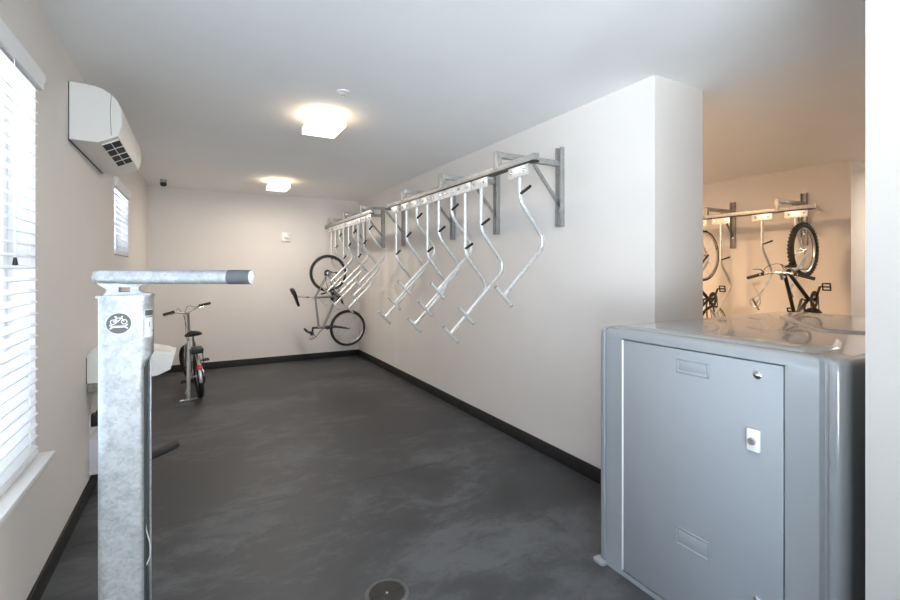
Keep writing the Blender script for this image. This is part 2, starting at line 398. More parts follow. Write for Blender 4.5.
# ------------------------------------------------------------------ wall bike racks and hangers
ZR = 2.124
def rack(name, label, xw, y0, y1, ystr, dz=0.0):
    """steel rail on wall brackets; xw = wall plane, rail hangs .58 m off it"""
    xr = xw-.58
    root = thing(name, label, 'bike rack', (xw, (y0+y1)/2, 1.72+dz))
    o = V((xw, (y0+y1)/2, 1.72+dz))
    rl = MB(); rl.M = Matrix.Translation(-o)
    z0, z1 = ZR+dz, ZR+.042+dz
    rl.bx((xr-.02, y0, z0), (xr+.02, y1, z1), .004); rl.build('rail', GALV_DULL, root)
    lip = MB(); lip.M = Matrix.Translation(-o); lip.bx((xr-.024, y0+.002, z0-.013), (xr+.022, y1-.002, z0), .001)
    lip.build('rail_channel', BRASS, root)
    for ys in ystr:
        st = MB(); st.M = Matrix.Translation(-o)
        st.bx((xw-.014, ys-.03, 1.772+dz), (xw-.001, ys+.03, 2.365+dz), .002)
        st.bx((xw-.04, ys-.03, 1.772+dz), (xw-.012, ys-.022, 2.365+dz), .001)
        st.bx((xw-.04, ys+.022, 1.772+dz), (xw-.012, ys+.03, 2.365+dz), .001)
        s = st.build('wall_strut', GALV_DULL, root)
        a = MB(); a.M = Matrix.Translation(-o)
        a.bx((xr-.01, ys-.02, 2.222+dz), (xw-.014, ys+.02, 2.262+dz), .003); a.build('arm', GALV_DULL, s)
        b = MB(); b.M = Matrix.Translation(-o)
        b.bar((xr+.31, ys, 2.215+dz), (xw-.016, ys, 1.925+dz), .028, .012, (0, 1, 0), .002); b.build('brace', STEELDK, s)
        d = MB(); d.M = Matrix.Translation(-o)
        d.bx((xr-.026, ys-.022, 2.14+dz), (xr-.018, ys+.022, 2.264+dz), .002)
        d.bx((xr-.02, ys-.018, z1+.0005), (xr+.018, ys+.018, 2.223+dz), .002); d.build('drop_plate', GALV_DULL, s)
        for z in (1.93, 2.24):
            bt = MB(); bt.M = Matrix.Translation(-o)
            bt.lathe([(0, 0), (.010, 0), (.010, .008), (0, .009)], (xw-.014, ys, z-.025+dz), (-1, 0, 0), 6)
            bt.build('bolt', CHROME, s)
    return root
rack('wall_bike_rack', 'long galvanized bike rack with rail and brackets along the pale side wall', XR, 2.19, 4.73, (2.60, 3.43, 4.25))
rack('wall_bike_rack', 'galvanized bike rack section running into the back corner over the upside-down bike', XR, 5.20, 7.45, (5.58, 6.35, 7.22))
DZ2 = -.045
rack('wall_bike_rack', 'galvanized bike rack on the brown wall of the side room past the locker', XF, 2.27, 4.75, (2.61, 3.40, 4.22), DZ2)

protos = {}
def make_hanger(kind):
    zb = {'short': 1.895, 'middle': 1.735, 'long': 1.57}[kind]-ZR
    r = thing('bike_hanger', 'bent galvanized bike hanger', 'bike hanger', (0, 0, 0))
    pl = MB(); pl.bx((-.024, -.115, -.082), (-.0185, .095, -.0135), .001); pl.bx((-.02, -.115, -.0165), (.02, .095, -.0135), .001); pl.bx((-.0185, -.016, -.074), (.012, .016, -.016), .002)
    p = pl.build('clamp_plate', GALV, r)
    for yy in (-.075, .055):
        MB().lathe([(0, 0), (.011, 0), (.011, .007), (.006, .011), (0, .012)], (-.024, yy, -.046), (-1, 0, 0), 8).build('bolt', CHROME, p)
    tb = MB()
    tb.tube([(0, 0, -.016), (0, 0, zb), (.185, 0, zb-.225), (.185, 0, zb-.30), (-.125, 0, zb-.605)], .0135, 12, fillet=.055)
    tb.build('tube', GALV, r)
    hk = MB(); hk.tube([(0, -.008, zb+.045), (0, -.085, zb+.07), (0, -.105, zb+.078)], .0095, 10); hk.build('wheel_hook', RUBBER, r)
    c = V((-.130, 0, zb-.612)); d = V((.70, 0, -.71)).normalized()
    cb = MB(); cb.cyl(c-d*.085, c+d*.085, .0115, 12); q = cb.build('crossbar', GALV, r)
    for s in (-1, 1):
        MB().tube([c+d*s*.083, c+d*s*.089, c+d*s*.091], [.0125, .0125, .009], 12).build('end_cap', STEELDK, q)
    protos[kind] = r; r['_used'] = 0
    return r
for k in ('short', 'middle', 'long'): make_hanger(k)
def place_hanger(kind, x, y, label, group, dz=0.0):
    p = protos[kind]
    o = p if not p['_used'] else copy_tree(p)
    p['_used'] = 1
    o.location = (x, y, ZR+dz); o['label'] = label; o['group'] = group
    return o
ORD = ['first', 'second', 'third', 'fourth', 'fifth', 'sixth', 'seventh', 'eighth', 'ninth']
STEM = {'short': 'short', 'middle': 'medium', 'long': 'long'}
for i, (y, k) in enumerate(zip([2.356, 2.815, 3.045, 3.262, 3.488, 3.712, 3.938, 4.185, 4.455],
                               ['short', 'middle', 'long']*3)):
    place_hanger(k, XR-.58, y, '%s bent steel hanger from the locker end of the long rack, with %s stem' % (ORD[i], STEM[k]),
                 'hangers on the long wall rack')
for i, (y, k) in enumerate(zip([5.317, 5.535, 5.75, 5.965, 6.185, 6.43, 6.65, 6.865], ['short', 'middle', 'long']*3)):
    place_hanger(k, XR-.58, y, '%s bent steel hanger of the corner rack, counting towards the back wall, %s stem' % (ORD[i], STEM[k]),
                 'hangers on the corner rack')
place_hanger('long', XR-.58, 7.115, 'last bent hanger of the corner rack, carrying the nose-down bike by the back wall', 'hangers on the corner rack')
place_hanger('middle', XF-.58, 2.768, 'empty steel hanger beside the knobby-tyred bike in the side room', 'hangers in the side room', DZ2)
place_hanger('long', XF-.58, 3.222, 'empty steel hanger beside the thin-tyred bike cut off by the wall end', 'hangers in the side room', DZ2)
place_hanger('short', XF-.58, 2.44, 'steel hanger holding up the knobby-tyred mountain bike', 'hangers in the side room', DZ2)
place_hanger('short', XF-.58, 3.50, 'steel hanger holding up the thin-tyred bike partly behind the wall end', 'hangers in the side room', DZ2)

# ------------------------------------------------------------------ bicycles
def bicycle(label, M, r=.28, wb=.91, tire=.022, frame=SILVER, fork=BLACKFR, bar_w=.50, bar_up=.12, stem_up=.0, seat_z=.85, seat_x=.19,
            steer=0.0, sad=1.0, crank=145, knob=False, low=False, fender=False, rimm=ALLOY, tube_r=.017, barm=BLACKFR):
    root = thing('bicycle', label, 'bicycle', M=M)
    RH, FH = V((0, 0, r)), V((wb, 0, r))
    BB = V((wb*.42, 0, r-.0))
    u = V((-.33, 0, .944)).normalized(); fwd = V((.944, 0, .33))
    base = FH-fwd*.035
    crown = base+u*(r+.055); h0 = crown+u*.018; h1 = h0+u*(.115 if not low else .16)
    S = Matrix.Translation(base) @ Matrix.Rotation(steer, 4, u) @ Matrix.Translation(-base)
    st = V((BB.x-.11*(1 if not low else 1.0), 0, BB.z+(.335 if not low else .24)))
    sdir = (st-BB).normalized()
    # frame
    f = MB()
    f.cyl(h0, h1, tube_r*1.25, 14)
    f.cyl(BB, st, tube_r*.95, 12)
    f.cyl(BB+V((0, -.036, 0)), BB+V((0, .036, 0)), .023, 14)
    f.cyl(BB, h0+u*.025, tube_r*1.15, 12)
    if low: f.cyl(BB+sdir*.11, h0+u*.09, tube_r*.9, 12)
    else: f.cyl(st-sdir*.03, h1-u*.022, tube_r, 12)
    for s in (-1, 1):
        y = .058*s
        f.tube([BB+V((-.02, .022*s, 0)), BB+V((-.09, .044*s, 0)), RH+V((.02, y, 0)), RH+V((-.012, y, 0))], [.010, .010, .008, .008], 8)
        f.tube([st-sdir*.02+V((0, .014*s, 0)), st-sdir*.05+V((-.05, .04*s, -.02)), RH+V((0, y, 0))], [.008, .008, .007], 8)
        f.box(RH+V((0, y, 0)), (.035, .005, .035), .002)
    f.build('frame', frame, root)
    # fork (steered)
    k = MB(); k.M = S
    k.cyl(crown-u*.004, crown+u*.018, .024, 14); k.bar(crown+V((0, -.062, 0)), crown+V((0, .062, 0)), .034, .026, u, .008)
    for s in (-1, 1):
        y = .056*s
        k.tube([crown+V((0, y, 0)), crown+V((0, y, 0))-u*.14, FH+V((0, y, 0))+u*.02, FH+V((0, y, 0))-u*.012], [.015, .015, .011, .010], 10)
    k.build('fork', fork, root)
    # wheels
    for c, MM in ((RH, Matrix.Identity(4)), (FH, S)):
        w = MB(); w.M = MM; ri = r-tire*1.75
        w.lathe([(ri+.006, -.012), (ri+.006, .012), (ri-.004, .011), (ri-.012, .004), (ri-.012, -.004), (ri-.004, -.011)], c, (0, 1, 0), 48, closed=True)
        wo = w.build('wheel', rimm, root)
        ti = MB(); ti.M = MM; ti.torus(c, (0, 1, 0), r-tire, tire, 56, 10)
        if knob:
            for j in range(44):
                a = 2*PI*j/44
                for q, off in ((-1, .5), (0, 0), (1, .5)):
                    aa = a+off*2*PI/44; th = q*.75
                    rad = r-tire+math.cos(th)*tire; yy = math.sin(th)*tire
                    e = V((math.cos(aa), 0, math.sin(aa)))
                    Rm = Matrix((e, V((0, 1, 0)), e.cross(V((0, 1, 0))))).transposed()
                    ti.box(c+e*rad+V((0, yy, 0)), (.008, .013, .016), 0, Rm)
        ti.build('tire', RUBBER, wo)
        sp = MB(); sp.M = MM
        for j in range(24):
            a = 2*PI*j/24; s = 1 if j % 2 else -1; b = a+.5*(1 if (j//2) % 2 else -1)
            sp.cyl(c+V((math.cos(b)*.018, .024*s, math.sin(b)*.018)), c+V((math.cos(a)*(ri-.008), 0, math.sin(a)*(ri-.008))), .0011, 5)
        sp.build('spokes', ALLOY, wo)
        hb = MB(); hb.M = MM
        hb.lathe([(0, -.052), (.006, -.052), (.007, -.03), (.022, -.028), (.022, -.022), (.012, -.018), (.012, .018), (.022, .022), (.022, .028), (.007, .03), (.006, .052), (0, .052)], c, (0, 1, 0), 16)
        hb.build('hub', ALLOY, wo)
    # seat
    sp_ = MB(); top = V((seat_x, 0, seat_z-.05)); sp_.cyl(st-sdir*.02, top, .0125, 12); sp_.lathe([(0, -.012), (.019, -.012), (.019, .012), (0, .012)], st+sdir*.004, sdir, 14)
    sp_.box(top+V((0, 0, .006)), (.05, .03, .022), .005)
    sp_.build('seatpost', ALLOY if not low else SILVER, root)
    sd = MB(); rings = []
    for xx, hw, zt, th in ((-.125, .045, .010, .02), (-.115, .072, .018, .045), (-.075, .080, .015, .05), (-.02, .060, .004, .04), (.05, .028, .002, .032), (.11, .020, .0, .03), (.13, .012, -.006, .016)):
        ring = []
        for j in range(14):
            a = 2*PI*j/14; cy, cz = math.cos(a), math.sin(a)
            ring.append((seat_x+xx*sad, hw*cy*sad, seat_z+zt-th/2+(th/2)*cz*sad*1.1-.014*abs(cy)**2))
        rings.append(ring)
    sd.loft(rings); so = sd.build('saddle', SADDLE, root, 60)
    rl = MB()
    for s in (-1, 1): rl.tube([(seat_x-.09, .022*s, seat_z-.018), (seat_x-.04, .022*s, seat_z-.04), (seat_x+.03, .02*s, seat_z-.04), (seat_x+.09, .008*s, seat_z-.012)], .0032, 6, fillet=.02)
    rl.build('saddle_rail', ALLOY, so)
    # cockpit (steered)
    sm = MB(); sm.M = S; stop = h1+u*(.035+stem_up); clamp = stop+fwd*(.07 if not low else .02)+u*.01
    sm.cyl(h1, stop+u*.012, .0155, 12); sm.cyl(stop, clamp, .0145, 12); sm.cyl(clamp+V((0, -.022, 0)), clamp+V((0, .022, 0)), .020, 14)
    sm.build('stem', barm if not low else SILVER, root)
    hw = bar_w/2
    hb = MB(); hb.M = S; back = V((-1, 0, 0))
    def bp(y):
        s = 1 if y > 0 else -1; a = abs(y); up = bar_up*min(1, max(0, (a-.05)/.10)); bk = .05*max(0, (a-.12)/(hw-.12))
        return clamp+V((-bk, y, up*.9))
    hb.tube([bp(-hw), bp(-.15), bp(-.05), bp(0), bp(.05), bp(.15), bp(hw)], .011, 10, fillet=.03)
    ho = hb.build('handlebar', barm if not low else ALLOY, root)
    for s in (-1, 1):
        g = MB(); g.M = S; e, i_ = bp(s*(hw+.004)), bp(s*(hw-.12)); d = (e-i_).normalized()
        g.tube([i_, i_+d*.004, i_+d*.012, e-d*.01, e], [.019, .019, .0155, .0165, .0165], 12); g.build('grip', RUBBER, ho)
        b = MB(); b.M = S; q = bp(s*(hw-.145))
        b.box(q, (.034, .03, .034), .006); b.tube([q+V((.015, 0, -.012)), q+V((.042, .02*s, -.02)), q+V((.045, .10*s, -.024))], [.006, .006, .004], 8, fillet=.015)
        b.build('brake_lever', BLACK if not low else ALLOY, ho)
    # cables
    for s in (-1, 1):
        cb = MB(); cb.M = S
        q = bp(s*(hw-.15)); m_ = clamp+V((.085, .06*s, bar_up*.55+.045)); e = crown+u*.09+V((.045, -.02*s, 0)); e2 = crown+V((-.01, -.02*s, -.03))
        pts = [q, q+V((.055, -.02*s, .01)), m_, m_+V((.01, -.05*s, -.06-bar_up*.5)), e, e2]
        cb.tube(pts, .0028, 6, fillet=.07); cb.build('cable', BLACK, ho)
    # drivetrain (right side is -y)
    cr = MB(); cy = -.052
    cr.lathe([(.045, -.003), (.085, -.002), (.088, 0), (.085, .002), (.045, .003)], BB+V((0, cy, 0)), (0, 1, 0), 36, closed=True)
    for j in range(5):
        a = 2*PI*j/5; cr.bar(BB+V((0, cy, 0)), BB+V((math.cos(a)*.06, cy, math.sin(a)*.06)), .012, .004, (0, 1, 0))
    A = math.radians(crank); ca = V((math.cos(A), 0, math.sin(A)))
    ends = []
    for s in (-1, 1):
        yy = .075*s; e = BB+ca*(.145*s)+V((0, yy, 0))
        cr.bar(BB+V((0, yy*.85, 0)), e, .013, .022, (0, 1, 0), .004); ends.append((e, s))
    cr.cyl(BB+V((0, -.064, 0)), BB+V((0, .064, 0)), .012, 12)
    co = cr.build('crankset', BLACK, root)
    for e, s in ends:
        p = MB(); p.cyl(e, e+V((0, .02*s, 0)), .006, 8); c0 = e+V((0, .058*s, 0))
        for q in (-1, 1): p.box(c0+V((.034*q, 0, 0)), (.012, .075, .022), .004)
        for q in (-1, 1): p.box(c0+V((0, .033*q, 0)), (.07, .010, .018), .003)
        p.cyl(e, e+V((0, .092*s, 0)), .008, 8)
        p.build('pedal', BLACK, co)
    cs = MB()
    for j, rr in enumerate((.05, .043, .036, .03)):
        cs.lathe([(.012, -.0012), (rr, -.001), (rr, .001), (.012, .0012)], RH+V((0, -.046+.005*j, 0)), (0, 1, 0), 24, closed=True)
    cs.build('cassette', BLACKFR, root)
    ch = MB(); pts = []
    for j in range(13):
        a = -PI/2+PI*j/12; pts.append(BB+V((math.cos(a)*.088, cy, math.sin(a)*.088)))
    for j in range(9):
        a = PI/2+PI*j/8; pts.append(RH+V((math.cos(a)*.05, -.046, math.sin(a)*.05)))
    ch.tube(pts, .0042, 6, closed=True); ch.build('chain', BLACKFR, root)
    de = MB(); dd = RH+V((.005, -.06, -.045))
    de.box(dd, (.03, .02, .05), .006); de.bar(dd+V((0, 0, -.01)), dd+V((.035, .01, -.085 if r > .26 else -.06)), .012, .02, (0, 1, 0), .003)
    de.lathe([(0, -.004), (.018, -.004), (.018, .004), (0, .004)], dd+V((.035, .014, -.085 if r > .26 else -.06)), (0, 1, 0), 14)
    de.build('derailleur', BLACK, root)
    for c, MM in ((FH, S), (RH, Matrix.Identity(4))):
        if c is FH: q0 = crown+u*.0+V((.03, 0, -.02))
        else: q0 = st-sdir*.16+V((-.055, 0, .0))
        bk = MB(); bk.M = MM
        for s in (-1, 1): bk.bar(q0+V((0, .034*s, .02)), q0+V((.004, .026*s, -.055)), .016, .014, (0, 1, 0), .004)
        bk.bar(q0+V((0, -.036, .022)), q0+V((0, .036, .022)), .014, .014, (0, 0, 1), .003)
        bk.build('brake', BLACK, root)
    if fender:
        fd = MB(); rr = r+.012; rings = []
        for j in range(22):
            a = math.radians(40+ (186-40)*j/21); e = V((math.cos(a), 0, math.sin(a)))
            rings.append([RH+e*(rr+d_)+V((0, y_, 0)) for y_, d_ in ((-.017, -.006), (-.009, 0), (.009, 0), (.017, -.006), (.009, .003), (-.009, .003))])
        fd.loft(rings); fo = fd.build('fender', SILVER, root)
        a = math.radians(150); e = V((math.cos(a), 0, math.sin(a)))
        MB().box(RH+e*(rr+.012), (.03, .055, .06), .010, Matrix.Rotation(-(a-PI), 3, 'Y')).build('reflector', RED, fo)
        ck = MB(); z = RH.z+r+.055
        ck.box((-.02, 0, z+.004), (.26, .135, .022), .006)
        for s in (-1, 1):
            ck.tube([(-.15, .06*s, z), (.16, .055*s, z)], .005, 6); ck.tube([RH+V((-.01, .06*s, 0)), (-.06, .06*s, z)], .0045, 6)
        for xx in (-.15, -.06, .04, .14): ck.tube([(xx, -.06, z), (xx, .06, z)], .0045, 6)
        ck.box((-.155, 0, z-.005), (.02, .12, .05), .006)
        ck.build('luggage_rack', BLACK, root)
        ks = MB(); ks.tube([BB+V((-.05, .03, -.01)), BB+V((-.10, .13, -r+.012))], .007, 8); ks.build('kickstand', ALLOY, root)
    return root

def frame_matrix(origin_hub, X, Z, r):
    X = V(X).normalized(); Z = V(Z); Z = (Z-X*Z.dot(X)).normalized(); Y = Z.cross(X)
    R = Matrix((X, Y, Z)).transposed().to_4x4()
    o = V(origin_hub)-(R.to_3x3() @ V((0, 0, r)))
    return Matrix.Translation(o) @ R
# hung by its rear wheel beside the back wall, nose down
bicycle('silver mountain bike hung nose down by its rear wheel beside the back wall',
        frame_matrix((1.742, 7.04, 1.40), (.335, 0, -.942), (-1, 0, 0), .283), r=.283, wb=.91, frame=GREYFR, fork=BLACKFR, seat_z=.875, seat_x=.17, sad=1.15, bar_up=.06, bar_w=.46, stem_up=.03)
# side room bikes hang by the front wheel
def hung_front(hub, X, r, wb):
    X = V(X).normalized(); rear = V(hub)-X*wb
    return frame_matrix(rear, X, (-1, 0, 0), r)
bicycle('black mountain bike with knobby tyres hung by its front wheel in the side room',
        hung_front((5.455, 2.365, 1.655), (-.20, 0, .98), .28, .90), r=.28, wb=.90, tire=.027, frame=BLACKFR, fork=WHITEFORK, bar_w=.58, bar_up=.03, seat_z=.86, knob=True, stem_up=.0, barm=ALLOY)
bicycle('dark thin-tyred bike hung in the side room, half hidden by the wall end',
        hung_front((5.45, 3.425, 1.625), (-.20, 0, .98), .312, .95), r=.312, wb=.95, tire=.015, frame=BLACKFR, fork=BLACKFR, bar_w=.42, bar_up=.0, seat_z=.92)
bR = [o for o in bpy.data.objects if o.get('label', '').startswith('black mountain bike')][0]
cb = MB(); cb.M = bR.matrix_world.inverted()
cb.tube([(4.98, 2.60, 1.30), (4.97, 2.57, 1.24), (4.97, 2.53, 1.17), (4.97, 2.53, 1.10), (4.97, 2.58, 1.06), (4.97, 2.63, 1.10), (4.97, 2.62, 1.16), (4.97, 2.56, 1.18), (4.97, 2.50, 1.26)], .005, 8, fillet=.04)
cb.build('cable_loop', SILVER, bR)
# small bike standing by the back wall
dirx = V((-.10, .995, 0)).normalized()
lean = math.radians(-5)
Zax = (V((0, 0, 1))+dirx.cross(V((0, 0, 1)))*math.tan(lean)).normalized()
Y_ = Zax.cross(dirx).normalized(); Rb = Matrix((dirx, Y_, Zax)).transposed().to_4x4()
bicycle('small silver and black bike with luggage rack standing upright in the far room corner',
        Matrix.Translation((.018, 5.90, .004)) @ Rb, r=.25, wb=.82, tire=.029, frame=SILVER, fork=SILVER, bar_w=.54, bar_up=.05, stem_up=.20, seat_z=.73, seat_x=.19,
        low=True, fender=True, steer=.34, sad=1.15, crank=215, rimm=BLACKFR)
# pole with T foot beside it
t = thing('floor_pole', 'silver upright pole on a flat T-shaped foot beside the small standing bike', 'pole', (-.10, 5.835, 0), 0)
MB().tube([(.0, .01, .006), (0.004, .012, .66)], .019, 14).build('pole', GALV, t)
MB().bar((-.085, -.01, .009), (.085, .03, .009), .03, .018, (0, 0, 1), .004).build('foot', ALLOY, t)
MB().lathe([(.019, 0), (.024, 0), (.024, .03), (.019, .03)], (.0, .01, .02), (0, 0, 1), 14, closed=True).build('collar', ALLOY, t)

# ------------------------------------------------------------------ bike locker
LX0, LX1, LY0, LY1, LH = 1.76, 3.50, .625, 1.655, 1.168
lk = thing('bike_locker', 'glossy grey moulded bike locker with a hinged front door', 'locker', (LX0, LY0, 0))
DY0, DY1, DZ0, DZ1 = .824-LY0, 1.50-LY0, .028, 1.118
def outline(ins=0.0):
    """plan outline from the door jamb round to the other jamb, local coordinates"""
    w, d = LY1-LY0, LX1-LX0
    pts = []
    g = .009
    # front face runs along y at x=0: start at low-y side
    front_lo = [(0, DY0-.012), (0, .105), (.002, .095), (.021, .087), (.021, .077), (.002, .068), (0, .060)]
    pts += front_lo
    for k in range(1, 9):
        a = math.radians(90*k/8); pts.append((.044-.044*math.cos(a), .022+.038-.038*math.sin(a)))
    pts += [(.10, .022), (.16, .022)]
    pts += [(d*.5, .022), (d-.05, .022)]
    for k in range(1, 7):
        a = math.radians(90*k/6); pts.append((d-.05+.05*math.sin(a), .072-.05*math.cos(a)))
    pts += [(d, w*.5), (d, w-.05)]
    for k in range(1, 7):
        a = math.radians(90*k/6); pts.append((d-.05+.05*math.cos(a), w-.05+.05*math.sin(a)))
    pts += [(d*.5, w), (.05, w)]
    for k in range(1, 7):
        a = math.radians(90*k/6); pts.append((.034-.034*math.sin(a), w-.034+.034*math.cos(a)))
    pts += [(.0, w-.040), (.008, w-.044), (.008, w-.052), (0, w-.056), (0, DY1+.012)]
    if ins > 0:
        cx, cy = d/2, w/2; hx, hy = d/2, w/2
        pts = [(cx+(x-cx)*(1-ins/hx), cy+(y-cy)*(1-ins/hy)) for x, y in pts]
    return pts
bd = MB()
lev = [(0, 0), (LH-.045, 0), (LH-.022, .0005), (LH-.013, .004), (LH-.006, .011), (LH-.0015, .021), (LH, .034)]
rings = [[bd._v((x, y, z)) for x, y in outline(i)] for z, i in lev]
n = len(rings[0])
for a, b in zip(rings, rings[1:]):
    for i in range(n-1): bd._f([a[i], a[i+1], b[i+1], b[i]])
for ri in range(1, len(rings)-1):     # closing strip over the door
    a, b = rings[ri], rings[ri+1]; bd._f([a[n-1], a[0], b[0], b[n-1]])
bd._f(rings[-1])
fl, fr = DY0-.012, DY1+.012
zt = LH-.045; o0, o1 = DZ0-.008, DZ1+.008; R_ = .05
body = bd.build('body', GREYENAMEL, lk, 35)
df_ = MB(); df_.bx((0, fl, o1), (R_, fr, zt)); df_.bx((0, fl, 0), (R_, fr, o0)); df_.bx((0, fl, o0), (R_, DY0-.006, o1)); df_.bx((0, DY1+.006, o0), (R_, fr, o1))
bmesh.ops.remove_doubles(df_.bm, verts=df_.bm.verts[:], dist=.0004)
df_.build('door_frame', GREYENAMEL, lk, 20)
rb = MB(); rb.bx((R_-.004, DY0-.006, o0), (R_, DY1+.006, o1)); rb.build('door_recess', GAP, lk)
# moulded top panels either side of the diagonal valley
def plateau(poly, h, bev):
    mb = MB(); cx = sum(p[0] for p in poly)/len(poly); cy = sum(p[1] for p in poly)/len(poly)
    def sc(k): return [(cx+(x-cx)*k, cy+(y-cy)*k) for x, y in poly]
    mb.loft([[(x, y, LH-.004) for x, y in sc(1.0)], [(x, y, LH+h*.35) for x, y in sc(.985)], [(x, y, LH+h*.85) for x, y in sc(.95)], [(x, y, LH+h) for x, y in sc(.92)]], cap0=False)
    return mb
def soften(poly, d=.07, n=4):
    out = []; m = len(poly)
    for i in range(m):
        a, b, c = V((*poly[i-1], 0)), V((*poly[i], 0)), V((*poly[(i+1) % m], 0))
        s = b+(a-b).normalized()*min(d, (a-b).length*.45); e = b+(c-b).normalized()*min(d, (c-b).length*.45)
        for k in range(n+1):
            t_ = k/n; q = s*(1-t_)**2+b*2*t_*(1-t_)+e*t_*t_; out.append((q.x, q.y))
    return out
fpol = [(.05, .12), (.05, LY1-LY0-.06), (.60, LY1-LY0-.10), (.93, .80), (1.02, .66), (.46, .20), (.22, .12)]
W_, D_ = LY1-LY0, LX1-LX0
plateau(soften(fpol), .010, .03).build('top_panel', GREYENAMEL, lk, 60)
plateau(soften([(D_-x, W_-y) for x, y in fpol]), .010, .03).build('top_panel', GREYENAMEL, lk, 60)
# door
dr = MB(); dr.box((.014, (DY0+DY1)/2, (DZ0+DZ1)/2), (.024, DY1-DY0, DZ1-DZ0), .004)
door = dr.build('door', GREYDOOR, lk)
MB().bx((-.003, DY1+.0012, DZ0), (.012, DY1+.005, DZ1), .001).build('hinge_strip', TRIM, door)
def plaque(y0, y1, z0, z1):
    mb = MB(); w = .008
    mb.bx((-.001, y0, z0), (.004, y1, z0+w), .0015); mb.bx((-.001, y0, z1-w), (.004, y1, z1), .0015)
    mb.bx((-.001, y0, z0), (.004, y0+w, z1), .0015); mb.bx((-.001, y1-w, z0), (.004, y1, z1), .0015)
    mb.bx((.001, y0+w*1.8, z0+w*1.8), (.004, y1-w*1.8, z1-w*1.8), .001)
    mb.build('moulded_plaque', GREYDOOR, door)
plaque(1.084-LY0, 1.226-LY0, 1.02, 1.082)
plaque(1.08-LY0, 1.23-LY0, .30, .375)
lp = MB(); lp.box((-.006, .916-LY0, .835), (.012, .046, .080), .005); lo = lp.build('lock_plate', WHITEP, door)
MB().lathe([(0, 0), (.0135, 0), (.013, .006), (.007, .007), (.006, .004), (0, .004)], (-.012, .918-LY0, .832), (-1, 0, 0), 20).build('lock_cylinder', STEELDK, lo)
for z in (1.072, .262):
    MB().lathe([(0, 0), (.015, 0), (.014, .005), (.007, .009), (0, .010)], (.002, .905-LY0, z), (-1, 0, 0), 18).build('bolt', CHROME, door)
MB().prism(rrect(-.035, LY1-LY0-.06, .02, LY1-LY0+.005, .015), (0, 0, 0), (1, 0, 0), (0, 1, 0), (0, 0, 1), .012).build('anchor_foot', GREYENAMEL, lk)

# ------------------------------------------------------------------ repair stand
SX, SY = -.228, 1.965
rs = thing('repair_stand', 'galvanized steel bike repair post with a horizontal clamp arm on top', 'repair stand', (SX, SY, 0), 0)
up = rrect(-.072, -.062, .084, .062, .034); lw = []

for x, y in up: lw.append((x if x < 0 else x*(.050/.084), y))
lw = rrect(-.072, -.062, .060, .062, .012); lw = [(x if x > 0 else u0, y if x > 0 else v0) for (x, y), (u0, v0) in zip(lw, up)]
ps = MB()
ps.loft([[(x, y, 0.012) for x, y in lw], [(x, y, 1.118) for x, y in lw], [(x*.5+u_*.5, y, 1.134) for (x, y), (u_, _) in zip(lw, up)], [(x, y, 1.150) for x, y in up], [(x, y, 1.356) for x, y in up]])
post = ps.build('post', GALV_POST, rs, 50)
MB().prism(rrect(-.13, -.11, .13, .11, .02), (0, 0, 0), (1, 0, 0), (0, 1, 0), (0, 0, 1), .012).build('base_plate', GALV_POST, rs)
MB().prism(rrect(-.078, -.068, .088, .068, .034), (0, 0, 1.355), (1, 0, 0), (0, 1, 0), (0, 0, 1), .007).build('top_cap', GALV_POST, rs)
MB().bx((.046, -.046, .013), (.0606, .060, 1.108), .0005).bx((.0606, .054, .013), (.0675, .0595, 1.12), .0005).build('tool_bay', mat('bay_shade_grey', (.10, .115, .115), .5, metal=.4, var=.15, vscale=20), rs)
bk = MB(); bk.bx((-.07, .060, .013), (.074, .066, 1.16), .002); bk.bx((.068, .050, .013), (.074, .066, 1.15), .002); bk.build('back_plate', GALV_POST, rs)
tc_ = MB(); tc_.tube([(.056, .02, .55), (.062, .02, .50), (.075, .015, .45), (.072, .02, .40), (.056, .02, .37)], .0022, 6, fillet=.03)
tc_.build('tool_cable', WHITEINK, rs)
MB().lathe([(0, 0), (.008, 0), (.008, .012), (0, .014)], (.051, .015, .552), (1, 0, 0), 10).build('bolt', CHROME, rs)
# bracket under the arm, with its slot
br = MB(); th = .07
zc0, zc1 = 1.362, 1.404
br.prism([(-.058, 0), (-.049, .012), (-.050, .022), (-.075, .042), (-.014, .042), (-.014, 0)], (0, -th/2, zc0), (1, 0, 0), (0, 0, 1), (0, 1, 0), th)
br.prism([(.018, 0), (.018, .042), (.068, .042), (.045, .030), (.043, .018), (.056, .008), (.082, .004), (.082, 0)], (0, -th/2, zc0), (1, 0, 0), (0, 0, 1), (0, 1, 0), th)
br.bx((-.015, -th/2, zc0), (.019, th/2, zc0+.011)); br.bx((-.015, -th/2, zc0+.028), (.019, th/2, zc1))
br.build('bracket', GALV_POST, rs, 50)
yaw = .503; Rv = V((math.cos(yaw), -math.sin(yaw), 0)); Fv = V((math.sin(yaw), math.cos(yaw), 0))
def armpt(px, Z=1.585): return Rv*((px-450)/456.7*Z)+Fv*Z+V((0, 0, 1.425))-V((SX, SY, 0))
am = MB(); am.tube([armpt(100), armpt(229)], .0242, 24); arm = am.build('clamp_arm', GALV_POST, rs)
am = MB(); a0, a1 = armpt(229), armpt(251); am.tube([a0-(a1-a0)*.02, a0, a1, a1+(a1-a0)*.02], [.0235, .0252, .0252, .0235], 24); am.build('rubber_sleeve', DARKGREY, arm)
a0 = armpt(251); a1 = armpt(254); am = MB(); am.tube([a0, a0+(a1-a0)*.4, a0+(a1-a0)*.8, a1], [.0242, .0235, .017, .006], 24); am.build('end_cap', WHITEP, arm)
a0 = armpt(100); a1 = armpt(96.5); am = MB(); am.tube([a0, a0+(a1-a0)*.3], [.0225, .0225], 24); am.tube([a0+(a1-a0)*.3, a1], [.0238, .0225], 24); am.build('end_cap', STEELDK, arm)
